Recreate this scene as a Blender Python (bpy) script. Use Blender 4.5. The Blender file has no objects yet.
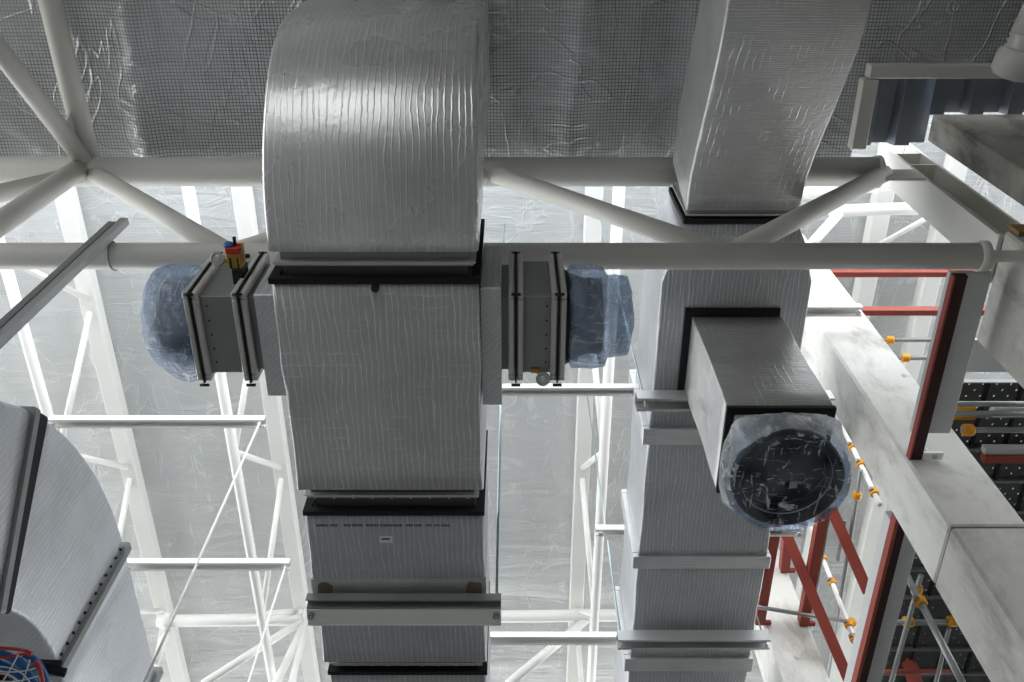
import bpy, bmesh, math, random
from mathutils import Vector, Matrix, noise
random.seed(7)
C = bpy.context.scene.collection
H = 1.6                       # eye height above the floor; all layout below is written relative to the eye
F = 918.0
ELEV = math.radians(62.1)
CE, SE = math.cos(ELEV), math.sin(ELEV)

def ray(px, py):
    u = (px - 512.0) / F; v = (341.0 - py) / F
    return (u, CE - SE * v, SE + CE * v)

def P(px, py, X=None, Y=None, Z=None):
    d = ray(px, py)
    if Z is not None: t = Z / d[2]
    elif Y is not None: t = Y / d[1]
    else: t = X / d[0]
    return (d[0] * t, d[1] * t, d[2] * t)

# ------------------------------------------------------------------ mesh builder
class MB:
    def __init__(self): self.v = []; self.f = []; self.s = []
    def add(self, vs, fs, smooth=False):
        o = len(self.v); self.v += [tuple(p) for p in vs]
        for q in fs: self.f.append(tuple(i + o for i in q)); self.s.append(smooth)
        return self
    def box(self, x0, x1, y0, y1, z0, z1):
        vs = [(x, y, z) for x in (x0, x1) for y in (y0, y1) for z in (z0, z1)]
        return self.add(vs, [(0,1,3,2),(4,6,7,5),(0,4,5,1),(2,3,7,6),(0,2,6,4),(1,5,7,3)])
    def obox(self, c, ux, uy, uz, hx, hy, hz):
        c = Vector(c); ux = Vector(ux).normalized() * hx; uy = Vector(uy).normalized() * hy; uz = Vector(uz).normalized() * hz
        vs = [c + ux * a + uy * b + uz * d for a in (-1, 1) for b in (-1, 1) for d in (-1, 1)]
        return self.add(vs, [(0,1,3,2),(4,6,7,5),(0,4,5,1),(2,3,7,6),(0,2,6,4),(1,5,7,3)])
    def bar(self, p, q, w, h, up=(0, 0, 1)):
        p = Vector(p); q = Vector(q); d = q - p; L = d.length; d.normalize()
        s = d.cross(Vector(up)); s.normalize(); t = s.cross(d)
        return self.obox((p + q) / 2, d, s, t, L / 2, w / 2, h / 2)
    def loft(self, rings, cap=True, smooth=False, closed=True):
        n = len(rings[0]); vs = [p for r in rings for p in r]; fs = []
        for k in range(len(rings) - 1):
            for i in range(n if closed else n - 1):
                j = (i + 1) % n
                fs.append((k*n + i, k*n + j, (k+1)*n + j, (k+1)*n + i))
        self.add(vs, fs, smooth)
        if cap:
            o = len(self.v) - len(vs)
            self.f.append(tuple(o + i for i in range(n))[::-1]); self.s.append(False)
            self.f.append(tuple(o + (len(rings)-1)*n + i for i in range(n))); self.s.append(False)
        return self
    def tube(self, p, q, r, n=20, r2=None, cap=True):
        return self.path([p, q], r, n, cap, r2)
    def path(self, pts, r, n=12, cap=True, r2=None):
        pts = [Vector(p) for p in pts]; rings = []
        a = None
        for i, p in enumerate(pts):
            d = (pts[min(i+1, len(pts)-1)] - pts[max(i-1, 0)]).normalized()
            if a is None:
                a = d.orthogonal().normalized()
            else:
                a = (a - d * a.dot(d)).normalized()
            b = d.cross(a)
            rr = r if r2 is None or i == 0 else r2
            rings.append([p + (a * math.cos(t) + b * math.sin(t)) * rr for t in [2*math.pi*k/n for k in range(n)]])
        return self.loft(rings, cap, True)
    def lathe(self, c, axis, prof, n=32, cap=True):
        c = Vector(c); ax = Vector(axis).normalized(); a = ax.orthogonal().normalized(); b = ax.cross(a)
        rings = [[c + ax * h + (a * math.cos(t) + b * math.sin(t)) * r for t in [2*math.pi*k/n for k in range(n)]] for r, h in prof]
        return self.loft(rings, cap, True)
    def ringbox(self, x0, x1, z0, z1, y0, y1, t):
        # rectangular frame around the Y axis, thickness t inwards
        self.box(x0, x1, y0, y1, z0, z0 + t); self.box(x0, x1, y0, y1, z1 - t, z1)
        self.box(x0, x0 + t, y0, y1, z0 + t, z1 - t); self.box(x1 - t, x1, y0, y1, z0 + t, z1 - t)
        return self
    def build(self, name, mat, parent=None, bevel=0.0, seg=2, origin=None):
        me = bpy.data.meshes.new(name)
        vs = [Vector(p) + Vector((0, 0, H)) for p in self.v]
        if parent is not None:
            o = parent.location.copy(); pp = parent.parent
            while pp is not None: o = o + pp.location; pp = pp.parent
        elif origin is not None: o = Vector(origin) + Vector((0, 0, H))
        else:
            mn = [min(p[i] for p in vs) for i in range(3)]; mx = [max(p[i] for p in vs) for i in range(3)]
            o = Vector(((mn[0]+mx[0])/2, (mn[1]+mx[1])/2, mn[2]))
        me.from_pydata([p - o for p in vs], [], self.f)
        me.polygons.foreach_set('use_smooth', self.s)
        bm = bmesh.new(); bm.from_mesh(me)
        bmesh.ops.recalc_face_normals(bm, faces=bm.faces)
        if bevel > 0:
            es = [e for e in bm.edges if len(e.link_faces) == 2 and e.calc_face_angle(0) > 0.7]
            bmesh.ops.bevel(bm, geom=es, offset=bevel, segments=seg, affect='EDGES', clamp_overlap=True)
        bm.to_mesh(me); bm.free()
        me.materials.append(mat)
        ob = bpy.data.objects.new(name, me); C.objects.link(ob)
        if parent is not None: ob.parent = parent
        else: ob.location = o
        return ob

def thing(name, loc, label, cat, group=None, kind='thing'):
    o = bpy.data.objects.new(name, None); C.objects.link(o)
    o.location = Vector(loc) + Vector((0, 0, H)); o.empty_display_size = .1
    tag(o, label, cat, group, kind); return o

def tag(o, label, cat, group=None, kind='thing'):
    o['label'] = label; o['category'] = cat; o['kind'] = kind
    if group: o['group'] = group
    return o

def struct(o, label=None):
    o['kind'] = 'structure'
    if label: o['label'] = label
    return o

def rrect(c, u, v, hu, hv, r, seg=3):
    c = Vector(c); u = Vector(u).normalized(); v = Vector(v).normalized(); pts = []
    for su, sv, a0 in ((1,1,0),(-1,1,90),(-1,-1,180),(1,-1,270)):
        for k in range(seg + 1):
            a = math.radians(a0 + 90 * k / seg)
            pts.append(c + u * (su*(hu - r) + r*math.cos(a)) + v * (sv*(hv - r) + r*math.sin(a)))
    return pts

# ------------------------------------------------------------------ materials
def lin(c):
    c = c / 255.0
    return c / 12.92 if c <= .04045 else ((c + .055) / 1.055) ** 2.4
def rgb(r, g, b): return (lin(r), lin(g), lin(b), 1)

class N:
    def __init__(self, name):
        self.m = bpy.data.materials.new(name); self.m.use_nodes = True
        self.t = self.m.node_tree; self.n = self.t.nodes; self.l = self.t.links
        self.b = self.n['Principled BSDF']
        self.out = self.n['Material Output']
        self.tc = self.n.new('ShaderNodeTexCoord')
    def put(self, sock, val):
        if hasattr(val, 'is_output') or isinstance(val, bpy.types.NodeSocket): self.l.new(val, sock)
        else: sock.default_value = val
    def map(self, sx, sy, sz, src='Object', loc=(0,0,0), rot=(0,0,0)):
        m = self.n.new('ShaderNodeMapping'); m.inputs['Scale'].default_value = (sx, sy, sz)
        m.inputs['Location'].default_value = loc; m.inputs['Rotation'].default_value = rot
        self.l.new(self.tc.outputs[src], m.inputs['Vector']); return m.outputs['Vector']
    def noise(self, vec, scale=1, detail=3, rough=.5, dist=0):
        t = self.n.new('ShaderNodeTexNoise'); self.l.new(vec, t.inputs['Vector'])
        t.inputs['Scale'].default_value = scale; t.inputs['Detail'].default_value = detail
        t.inputs['Roughness'].default_value = rough; t.inputs['Distortion'].default_value = dist
        return t.outputs['Fac']
    def voro(self, vec, scale=1, feat='F1'):
        t = self.n.new('ShaderNodeTexVoronoi'); t.feature = feat; self.l.new(vec, t.inputs['Vector'])
        t.inputs['Scale'].default_value = scale
        return t.outputs['Distance']
    def math(self, op, a, b=None, c=None, clamp=False):
        t = self.n.new('ShaderNodeMath'); t.operation = op; t.use_clamp = clamp
        self.put(t.inputs[0], a)
        if b is not None: self.put(t.inputs[1], b)
        if c is not None: self.put(t.inputs[2], c)
        return t.outputs[0]
    def ramp(self, fac, a, b, lo=0.0, hi=1.0):
        t = self.n.new('ShaderNodeMapRange'); t.interpolation_type = 'SMOOTHSTEP'
        self.put(t.inputs['Value'], fac); t.inputs['From Min'].default_value = a; t.inputs['From Max'].default_value = b
        t.inputs['To Min'].default_value = lo; t.inputs['To Max'].default_value = hi
        return t.outputs['Result']
    def mix(self, fac, a, b):
        t = self.n.new('ShaderNodeMix'); t.data_type = 'RGBA'
        self.put(t.inputs['Factor'], fac); self.put(t.inputs['A'], a) if False else None
        self.put(t.inputs[6], a); self.put(t.inputs[7], b); return t.outputs[2]
    def sep(self, vec):
        t = self.n.new('ShaderNodeSeparateXYZ'); self.l.new(vec, t.inputs[0]); return t.outputs
    def ridge(self, vec, width=.12, scale=1, detail=2, dist=0):
        n = self.noise(vec, scale, detail, .5, dist)
        d = self.math('ABSOLUTE', self.math('SUBTRACT', n, .5))
        return self.ramp(d, 0, width, 1, 0)
    def bump(self, h, strength=.5, distance=.01):
        t = self.n.new('ShaderNodeBump'); t.inputs['Strength'].default_value = strength
        t.inputs['Distance'].default_value = distance; self.l.new(h, t.inputs['Height'])
        self.l.new(t.outputs['Normal'], self.b.inputs['Normal']); return t
    def set(self, **k):
        for a, b in k.items(): self.put(self.b.inputs[a.replace('_', ' ')], b)
        return self
    def grid(self, vec, period, w, axes=(0, 1)):
        s = self.sep(vec); o = None
        for a in axes:
            fr = self.math('FRACT', self.math('DIVIDE', s[a], period))
            d = self.math('ABSOLUTE', self.math('SUBTRACT', fr, .5))
            g = self.ramp(d, w * .5, w, 1, 0)
            o = g if o is None else self.math('MAXIMUM', o, g)
        return o

def foil(name, axis, base=(196, 197, 198), rough=.42, metal=.75, pitch=.030, amp=1.0, cross=.35, line=.6):
    """aluminium foil jacket: fine wiggly raised threads running along `axis`, fainter ones across"""
    m = N(name); v = m.map(1, 1, 1); s = m.sep(v)
    add = lambda a, b: m.math('ADD', a, b)
    co = {'Y': add(s[0], s[2]), 'X': add(s[1], s[2]), 'Z': add(s[0], s[1]), 'P': s[0]}[axis]
    cr = {'Y': s[1], 'X': s[0], 'Z': s[2], 'P': add(s[1], m.math('MULTIPLY', s[2], .8))}[axis]
    fn, sl = 9, 2.2
    an = {'Y': (fn, sl, fn), 'X': (sl, fn, fn), 'Z': (fn, fn, sl), 'P': (fn, sl, sl)}[axis]
    wob = m.noise(m.map(*an), 1, 3, .5)
    jit = m.noise(m.map(30, 30, 30), 1, 2, .5)
    wob = add(wob, m.math('MULTIPLY', jit, .16))
    wob2 = m.noise(m.map(6, 6, 6, loc=(4, 4, 4)), 1, 4, .6)
    def threads(c, per, w, wb, k):
        u = add(m.math('DIVIDE', c, per), m.math('MULTIPLY', wb, k))
        d = m.math('ABSOLUTE', m.math('SUBTRACT', m.math('FRACT', u), .5))
        return m.ramp(d, 0, w, 1, 0)
    gate = m.ramp(m.noise(m.map(an[0]*3, an[1]*2.2, an[2]*3, loc=(9, 2, 5)), 1, 3, .6), .34, .62, .42, 1)
    t1 = m.math('MULTIPLY', threads(co, pitch, .17, wob, 1.9), gate)
    gate2 = m.ramp(m.noise(m.map(5, 5, 5, loc=(1, 8, 5)), 1, 3, .6), .45, .68)
    t2 = m.math('MULTIPLY', m.math('MULTIPLY', threads(cr, pitch * 2.1, .10, wob2, .9), gate2), cross)
    t = m.math('MAXIMUM', t1, t2)
    big = m.noise(m.map(2.6, 2.6, 2.6), 1, 3)
    mid = m.noise(m.map(16, 16, 16, loc=(2, 6, 1)), 1, 3, .6)
    h = add(m.math('MULTIPLY', t, .42), add(m.math('MULTIPLY', mid, .55), m.math('MULTIPLY', big, 1.3)))
    m.bump(h, .5 * amp, .010)
    b0 = rgb(*base); b1 = tuple(min(.95, x * 1.9) for x in b0[:3]) + (1,)
    col = m.mix(m.math('MULTIPLY', t, line), b0, b1)
    dirt = m.ramp(m.noise(m.map(1.7, 1.7, 1.7, loc=(3, 1, 2)), 1, 5, .65), .38, .72)
    col = m.mix(m.math('MULTIPLY', dirt, .25), col, rgb(128, 130, 131))
    m.set(Base_Color=col, Metallic=metal, Roughness=add(rough - .07, m.math('MULTIPLY', big, .16)))
    return m.m

def roof_foil(name, base, line, period, w, axes, mesh=.6, rough=.4, metal=.55, amp=1.0, wr=(.9, 2.2), crease=.10):
    m = N(name)
    v = m.map(1, 1, 1)
    g = m.grid(v, period, w, axes)
    big = m.noise(m.map(wr[0], wr[1], 1), 1, 4, .6, .6)
    cre = m.ridge(m.map(.75, 1.2, 1, loc=(5, 2, 0)), .012, 1, 3, 1.2)
    cre2 = m.ridge(m.map(1.6, .45, 1, loc=(1, 7, 0)), .010, 1, 3, .8)
    fine = m.noise(m.map(9, 16, 9), 1, 3, .6)
    c = m.math('MAXIMUM', cre, cre2)
    h = m.math('ADD', m.math('MULTIPLY', big, 3.2), m.math('ADD', m.math('MULTIPLY', c, .35), m.math('MULTIPLY', fine, .4)))
    m.bump(h, .6 * amp, .03)
    col = m.mix(m.math('MULTIPLY', c, crease), rgb(*base), rgb(238, 240, 242))
    g = m.math('MULTIPLY', g, m.ramp(m.noise(m.map(1.3, .8, 1, loc=(6, 3, 0)), 1, 4, .6), .3, .7, .45, 1))
    col = m.mix(m.math('MULTIPLY', g, mesh), col, rgb(*line))
    met = m.math('MULTIPLY', m.math('SUBTRACT', 1, g), metal)
    m.set(Base_Color=col, Metallic=met, Roughness=m.math('ADD', rough, m.math('MULTIPLY', fine, .15)))
    return m.m

def paint(name, c, rough=.45, metal=0.0, var=.08, scale=4, bump=.03, dirt=None, spec=.4):
    m = N(name)
    n = m.noise(m.map(scale, scale, scale), 1, 5, .6)
    b = rgb(*c); d = rgb(*dirt) if dirt else tuple(x * .7 for x in b[:3]) + (1,)
    col = m.mix(m.math('MULTIPLY', m.ramp(n, .35, .75), var), b, d)
    m.set(Base_Color=col, Roughness=rough, Metallic=metal); m.b.inputs['Specular IOR Level'].default_value = spec
    if bump: m.bump(m.noise(m.map(scale*9, scale*9, scale*9), 1, 3), bump, .004)
    return m.m

def concrete(name, c, stain=.35, dark=(112, 106, 96)):
    m = N(name)
    n1 = m.noise(m.map(2.2, 2.2, 1.3), 1, 8, .68, .4)
    n2 = m.noise(m.map(9, 9, 5, loc=(2, 2, 2)), 1, 4, .6)
    pores = m.ramp(m.voro(m.map(34, 34, 34), 1), .0, .13, 1, 0)
    spots = m.ramp(m.noise(m.map(5, 5, 3.5, loc=(4, 0, 1)), 1, 2), .70, .80)
    col = m.mix(m.math('MULTIPLY', m.ramp(n1, .42, .72), stain), rgb(*c), rgb(*dark))
    col = m.mix(m.math('MULTIPLY', m.ramp(n2, .5, .75), .22), col, rgb(236, 236, 232))
    col = m.mix(m.math('MULTIPLY', spots, .5), col, rgb(96, 92, 86))
    col = m.mix(m.math('MULTIPLY', pores, .25), col, rgb(100, 98, 94))
    m.set(Base_Color=col, Roughness=.8); m.b.inputs['Specular IOR Level'].default_value = .25
    m.bump(m.math('SUBTRACT', m.math('ADD', n1, n2), m.math('MULTIPLY', pores, .3)), .25, .01)
    return m.m

def plastic_film(name, tint=(176, 194, 216), opac=(.25, .8), rough=.12):
    m = N(name)
    st1 = m.noise(m.map(17, 4, 6, rot=(.5, .3, .9)), 1, 4, .6, 1.6)
    st2 = m.noise(m.map(5, 19, 5, rot=(-.4, .2, -.9), loc=(3, 3, 1)), 1, 4, .6, 1.8)
    n = m.noise(m.map(4, 4, 4), 1, 4, .55, .3)
    c = m.math('MULTIPLY', m.ramp(m.math('MAXIMUM', st1, st2), .55, .68), .85)
    m.bump(m.math('ADD', m.math('MULTIPLY', n, 1.6), m.math('ADD', st1, st2)), .9, .03)
    m.set(Base_Color=m.mix(c, rgb(*tint), rgb(236, 241, 247)), Roughness=rough)
    m.b.inputs['Specular IOR Level'].default_value = .9
    tr = m.n.new('ShaderNodeBsdfTransparent'); tr.inputs[0].default_value = rgb(222, 232, 246)
    mx = m.n.new('ShaderNodeMixShader')
    fac = m.math('MAXIMUM', m.ramp(n, .35, .68, opac[0], opac[1]), m.math('MULTIPLY', c, .8))
    m.l.new(fac, mx.inputs[0]); m.l.new(tr.outputs[0], mx.inputs[1]); m.l.new(m.b.outputs[0], mx.inputs[2])
    m.l.new(mx.outputs[0], m.out.inputs['Surface'])
    return m.m

def deck_mat(name):
    """perforated steel scaffold board: round holes punched right through"""
    m = N(name)
    v = m.map(1, 1, 1); s = m.sep(v)
    def cell(a, per, off=0.0):
        return m.math('SUBTRACT', m.math('FRACT', m.math('ADD', m.math('DIVIDE', a, per), off)), .5)
    def dots(ox, oy):
        x = m.math('MULTIPLY', cell(s[0], .115, ox), .115); y = m.math('MULTIPLY', cell(s[1], .115, oy), .115)
        r = m.math('SQRT', m.math('ADD', m.math('MULTIPLY', x, x), m.math('MULTIPLY', y, y)))
        return m.math('LESS_THAN', r, .0105)
    d = m.math('MAXIMUM', dots(0, 0), dots(.5, .5))
    n = m.noise(m.map(5, 5, 5), 1, 5)
    m.set(Base_Color=m.mix(n, rgb(70, 74, 74), rgb(104, 106, 104)), Roughness=.5, Metallic=.6)
    tr = m.n.new('ShaderNodeBsdfTransparent'); mx = m.n.new('ShaderNodeMixShader')
    m.l.new(d, mx.inputs[0]); m.l.new(m.b.outputs[0], mx.inputs[1]); m.l.new(tr.outputs[0], mx.inputs[2])
    m.l.new(mx.outputs[0], m.out.inputs['Surface'])
    return m.m

M = {}
M['foil_p'] = foil('duct_foil_elbow', 'P', (222, 222, 222), .27, .66, .034, .7, 0.0, .95)
M['foil_y'] = foil('duct_foil_lengthwise', 'Y', (190, 191, 190), .40, .5, .034, 1.1, .6, .7)
M['foil_y2'] = foil('duct_foil_fine', 'Y', (172, 174, 177), .40, .55, .034, 1.1, .35, .6)
M['foil_x'] = foil('duct_foil_crosswise', 'X', (190, 190, 188), .36, .62, .024, 1.1, .9, .65)
M['foil_z'] = foil('duct_foil_upright', 'Z', (196, 198, 200), .45, .5, .04, .8, .4, .5)
M['tape'] = foil('foil_tape', 'X', (204, 205, 206), .34, .65, .03, .5, .3, .4)
M['roof_near'] = roof_foil('roof_foil_dark_mesh', (200, 202, 203), (52, 54, 54), .028, .17, (0, 1), .8, .28, .45, 1.5)
M['roof_far'] = roof_foil('roof_foil_pale', (196, 198, 198), (222, 224, 224), .042, .14, (0, 1), .3, .48, .2, .9, (.6, 4.0), .3)
M['white'] = paint('white_paint', (232, 232, 228), .42, 0, .12, 2)
M['offwhite'] = paint('offwhite_paint', (206, 204, 197), .45, 0, .15, 2)
M['galv'] = paint('galvanised_steel', (190, 191, 190), .36, .45, .2, 6)
M['zinc_pale'] = paint('pale_zinc', (222, 222, 218), .35, .1, .1, 6)
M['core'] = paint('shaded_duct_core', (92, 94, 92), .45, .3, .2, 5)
M['galv_dark'] = paint('duct_sheet_steel', (144, 146, 146), .42, .35, .2, 5)
M['casing'] = paint('damper_casing_steel', (136, 139, 138), .42, .2, .18, 5)
M['casing_light'] = paint('damper_flange_steel', (196, 195, 190), .42, .15, .18, 6)
M['black'] = paint('black_foam_tape', (14, 14, 15), .75, 0, .2, 12, .1)
M['rubber'] = paint('black_rubber', (22, 22, 24), .5, 0, .2, 8)
M['dark_in'] = paint('dark_interior', (16, 17, 18), .6, 0, .2, 8)
M['red'] = paint('red_oxide_primer', (146, 66, 54), .6, 0, .25, 5)
M['maroon'] = paint('maroon_steel_and_shade', (52, 22, 20), .65, 0, .3, 5)
M['panel'] = paint('grey_board', (196, 198, 198), .6, 0, .1, 3)
M['brass'] = paint('brass', (176, 142, 62), .35, .8, .2, 9)
M['coupler'] = paint('orange_zinc_coupler', (214, 148, 34), .5, .2, .3, 14)
M['yellow'] = paint('yellow_board_paint', (224, 172, 30), .55, 0, .2, 6)
M['tubeg'] = paint('scaffold_tube_grey', (138, 142, 140), .45, .5, .2, 7)
M['rod'] = paint('zinc_rod', (168, 186, 192), .35, .6, .1, 9)
M['blue'] = paint('blue_plastic', (28, 92, 150), .35, 0, .15, 9)
M['red2'] = paint('red_plastic', (190, 42, 34), .4, 0, .15, 9)
M['cord'] = paint('white_cord', (226, 226, 224), .6, 0, .1, 9)
M['glass'] = paint('lens_glass', (206, 208, 196), .12, .3, .1, 9)
M['timber'] = paint('timber', (142, 112, 66), .7, 0, .3, 6)
M['corr'] = paint('corrugated_sheet', (124, 130, 138), .34, .6, .15, 3)
M['conc'] = concrete('pale_concrete', (212, 211, 206), .75, (138, 134, 124))
M['conc2'] = concrete('weathered_concrete', (176, 172, 164), .75, (62, 58, 52))
M['conc3'] = concrete('cast_concrete', (192, 190, 184), .7, (124, 118, 104))
M['bounce_white'] = paint('white_bounce_slab', (230, 231, 232), .7, 0, .05, 1)
M['apron'] = paint('outdoor_paving', (190, 188, 182), .8, 0, .2, .6)
M['wall'] = paint('grey_block_wall', (120, 120, 118), .8, 0, .2, 2)
M['floor'] = paint('floor_screed', (104, 104, 102), .7, 0, .3, .5)
M['film_b'] = plastic_film('plastic_film_blue', (164, 184, 212), (.38, .74), .10)
M['film_c'] = plastic_film('plastic_film_clear', (214, 220, 226), (.03, .18), .06)
M['film_m'] = plastic_film('plastic_film_milky', (226, 229, 232), (.3, .75))
M['deck'] = deck_mat('perforated_deck')
M['stain'] = paint('rust_stain', (118, 102, 90), .7, 0, .5, 20)
M['paper'] = paint('paper_label', (214, 216, 218), .6, 0, .05, 9)
M['ink'] = paint('printed_ink', (84, 86, 88), .7, 0, .1, 20)

# ------------------------------------------------------------------ the setting
fl = MB().box(-13.3, 13.3, -9.3, 16.3, -H - .2, -H).build('floor', M['floor']); struct(fl)
gr = MB()
gr.box(-60, 60, -60, -9.3, -H - .22, -H - .02); gr.box(-60, 60, 16.3, 60, -H - .22, -H - .02)
gr.box(-60, -13.3, -9.3, 16.3, -H - .22, -H - .02); gr.box(13.3, 60, -9.3, 16.3, -H - .22, -H - .02)
struct(gr.build('ground', M['apron']))
ZN = 7.72
def lining(x0, x1, y0, y1, z, step, fold, name, mat, zt, amp, seed, sx=.9, sy=.35):
    nx = int((x1-x0)/step); ny = int((y1-y0)/step); vs = []; fs = []
    for j in range(ny+1):
        for i in range(nx+1):
            x = x0 + (x1-x0)*i/nx; y = y0 + (y1-y0)*j/ny
            n1 = noise.noise(Vector((x*sx*1.1 + seed, y*sy, 1))); n2 = noise.noise(Vector((x*3.2, y*1.1 + seed, 4)))
            n3 = abs(noise.noise(Vector((x*1.6 + .5*noise.noise(Vector((x*2, y*2, 0))), y*.55, 7 + seed))))
            dz = amp*(n1 + .35*n2 + .9*min(n3, .25)/.25*.35)
            for fx in fold: dz -= amp*1.2*math.exp(-((x - fx - .05*math.sin(y*2))/.11)**2)
            vs.append((x, y, z + dz))
    for j in range(ny):
        for i in range(nx):
            a_ = j*(nx+1)+i; fs.append((a_, a_+nx+1, a_+nx+2, a_+1))
    mb = MB(); mb.add(vs, fs, True); mb.box(x0, x1, y0, y1, zt, zt + .02)
    return struct(mb.build(name, mat, origin=(0, 0, z)))
lining(-6.5, 2.92, -.3, 2.36, ZN, .045, (-3.05, -.72, .55, 1.5), 'ceiling', M['roof_near'], ZN + .10, .045, 2)
r_ = MB().box(2.92, 13, -9, 1.52, ZN, ZN + .08); r_.box(-13, -6.5, -9, 2.36, ZN, ZN + .08); r_.box(-6.5, 2.92, -9, -.3, ZN, ZN + .08)
struct(r_.build('ceiling_surround', M['roof_near'], origin=(0, 0, ZN)))
rd = MB().box(-13, 2.92, -9, 2.36, ZN + .11, ZN + .2); rd.box(2.92, 13, -9, 1.52, ZN + .11, ZN + .2)
struct(rd.build('roof_bounce_slab', M['bounce_white']))  # unseen white slab added to bounce daylight up onto the far roof
ZF = 11.45
lining(-9.5, 9.5, 2.36, 15.5, ZF, .11, (), 'ceiling_far', M['roof_far'], ZF + .16, .055, 9, .25, 1.5)
struct(MB().box(-13, -9.5, 2.36, 15.5, ZF, ZF + .15).box(9.5, 13, 2.36, 15.5, ZF, ZF + .15).build('ceiling_far_surround', M['roof_far'], origin=(0, 0, ZF)))
# walls: one tall doorway behind the viewer, low side walls, daylight above the far wall
wb = MB(); y0, y1 = -9.3, -9.0
wb.box(-13.3, -8, y0, y1, -H, ZN); wb.box(-.6, 13.3, y0, y1, -H, ZN); wb.box(-8, -.6, y0, y1, 3.3, ZN)
struct(wb.build('wall_back', M['wall']))
struct(MB().box(-13.3, 13.3, 16.0, 16.3, -H, 7.2).build('wall_far', M['wall']))
struct(MB().box(-13.3, -13.0, -9.0, 16.0, -H, 2.6).build('wall_left', M['wall']))
struct(MB().box(13.0, 13.3, -9.0, 16.0, -H, 5.5).build('wall_right', M['wall']))
struct(MB().box(5.0, 5.2, -9.0, 2.2, -H, ZN).build('shading_wall_right', M['wall']))  # unseen wall added to block light from the upper right pier and frame
# ------------------------------------------------------------------ near lattice truss
YT = 2.333; ZB = 5.6; ZT = 7.418
t = thing('roof_truss', (0, YT, ZB), 'large off-white tubular truss crossing the picture in front of the dark roof lining', 'truss')
MB().tube((-8.5, YT, ZT), (3.02, YT, ZT), .122, 32).build('top_chord', M['offwhite'], t)
MB().tube((-8.5, YT, ZB), (3.10, YT, ZB), .088, 32).build('bottom_chord', M['offwhite'], t)
nodesT = [-6.8, -3.50, -.19, 3.12]; nodesB = [-5.15, -1.86, 1.43]
for a, b in ((-3.50, -1.86), (-.19, -1.86), (-.19, 1.43), (3.12, 1.43), (-6.8, -5.15), (-3.5, -5.15)):
    s = .09 if b > a else -.09
    MB().tube((a + s*.4, YT, ZT - .05), (b, YT, ZB + .03), .072, 20).build('diagonal', M['offwhite'], t)
MB().tube((-3.56, YT - .05, ZT), (-3.60, YT - .05, ZB), .082, 20).build('post', M['offwhite'], t)
p = P(-40, 190, Y=3.4)
MB().tube((-3.5, YT, ZT - .04), p, .075, 20).build('brace', M['offwhite'], t)
MB().tube((3.02, YT, ZT), (3.06, YT, ZT), .135, 32).build('end_ring', M['offwhite'], t)
MB().tube((3.06, YT, ZB), (3.12, YT, ZB), .102, 32).build('end_ring', M['offwhite'], t)
MB().box(3.10, 3.37, YT - .012, YT + .012, ZB - .07, ZB + .07).build('fin_plate', M['offwhite'], t)
MB().box(3.05, 3.37, YT - .012, YT + .012, ZT - .20, ZT + .03).build('fin_plate', M['offwhite'], t)

t = thing('overhead_truss', (-3.6, 1.2, 6.6), 'white tubes forking towards the top left corner from the truss joint', 'truss')
n0 = Vector((-3.53, YT - .06, ZT + .06))
q = Vector(P(40, -40, Z=7.52)); MB().tube(n0, q, .088, 24).build('top_chord', M['offwhite'], t)
q2 = Vector(P(-45, -8, Z=6.7)); MB().tube(n0 + Vector((0, -.03, -.08)), q2, .076, 24).build('diagonal', M['offwhite'], t)
d1 = (q - n0).normalized(); d2 = (q2 - n0).normalized(); nn = d1.cross(d2).normalized()
g = MB(); pts = [n0 + d1*.0 + d2*.0, n0 + d1*.52, n0 + d1*.42 + d2*.0 + (d2-d1)*.30, n0 + d2*.52]
g.loft([[p_ + nn*.012 for p_ in pts], [p_ - nn*.012 for p_ in pts]]).build('gusset_plate', M['offwhite'], t)

# ------------------------------------------------------------------ far roof trusses
zr0, zr1 = 11.17, 11.38
def far_truss(X, Xc, label, y_end=15.2, chord=True, web=True):
    t = thing('rafter_truss', (X, 3, zr0), label, 'roof truss', 'white rafter trusses under the pale roof')
    MB().box(X - .11, X + .11, 3.0, y_end, zr0, zr1).build('top_chord', M['white'], t, .01, 1)
    if chord:
        MB().tube((Xc, 3.0, 9.9), (Xc, y_end, 9.9), .068, 16).build('bottom_chord', M['white'], t)
    if web:
        bots = [4.15, 6.9, 9.75, 12.6]; tops = [5.38, 8.15, 11.0, 13.8]
        for i, b in enumerate(bots):
            MB().tube((Xc, b, 9.93), (X, tops[i] - .1, zr0 + .02), .042, 12).build('web', M['white'], t)
            if i + 1 < len(bots):
                MB().tube((X, tops[i] + .1, zr0 + .02), (Xc, bots[i+1], 9.93), .042, 12).build('web', M['white'], t)
    return t
far_truss(-5.72, -5.92, 'white rafter truss at far left of the pale roof, running behind the grey elbow duct')
far_truss(-3.45, -3.63, 'white rafter truss seen between the left duct and the middle duct')
far_truss(1.05, 1.20, 'white rafter truss seen upright between the middle and right ducts')
far_truss(4.75, 4.85, 'white rafter truss seen above the concrete column beside the right duct', web=False, chord=False)
far_truss(5.6, 5.7, 'white rafter truss on the right, seen behind the red rails and scaffold', web=False, chord=False)
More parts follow.
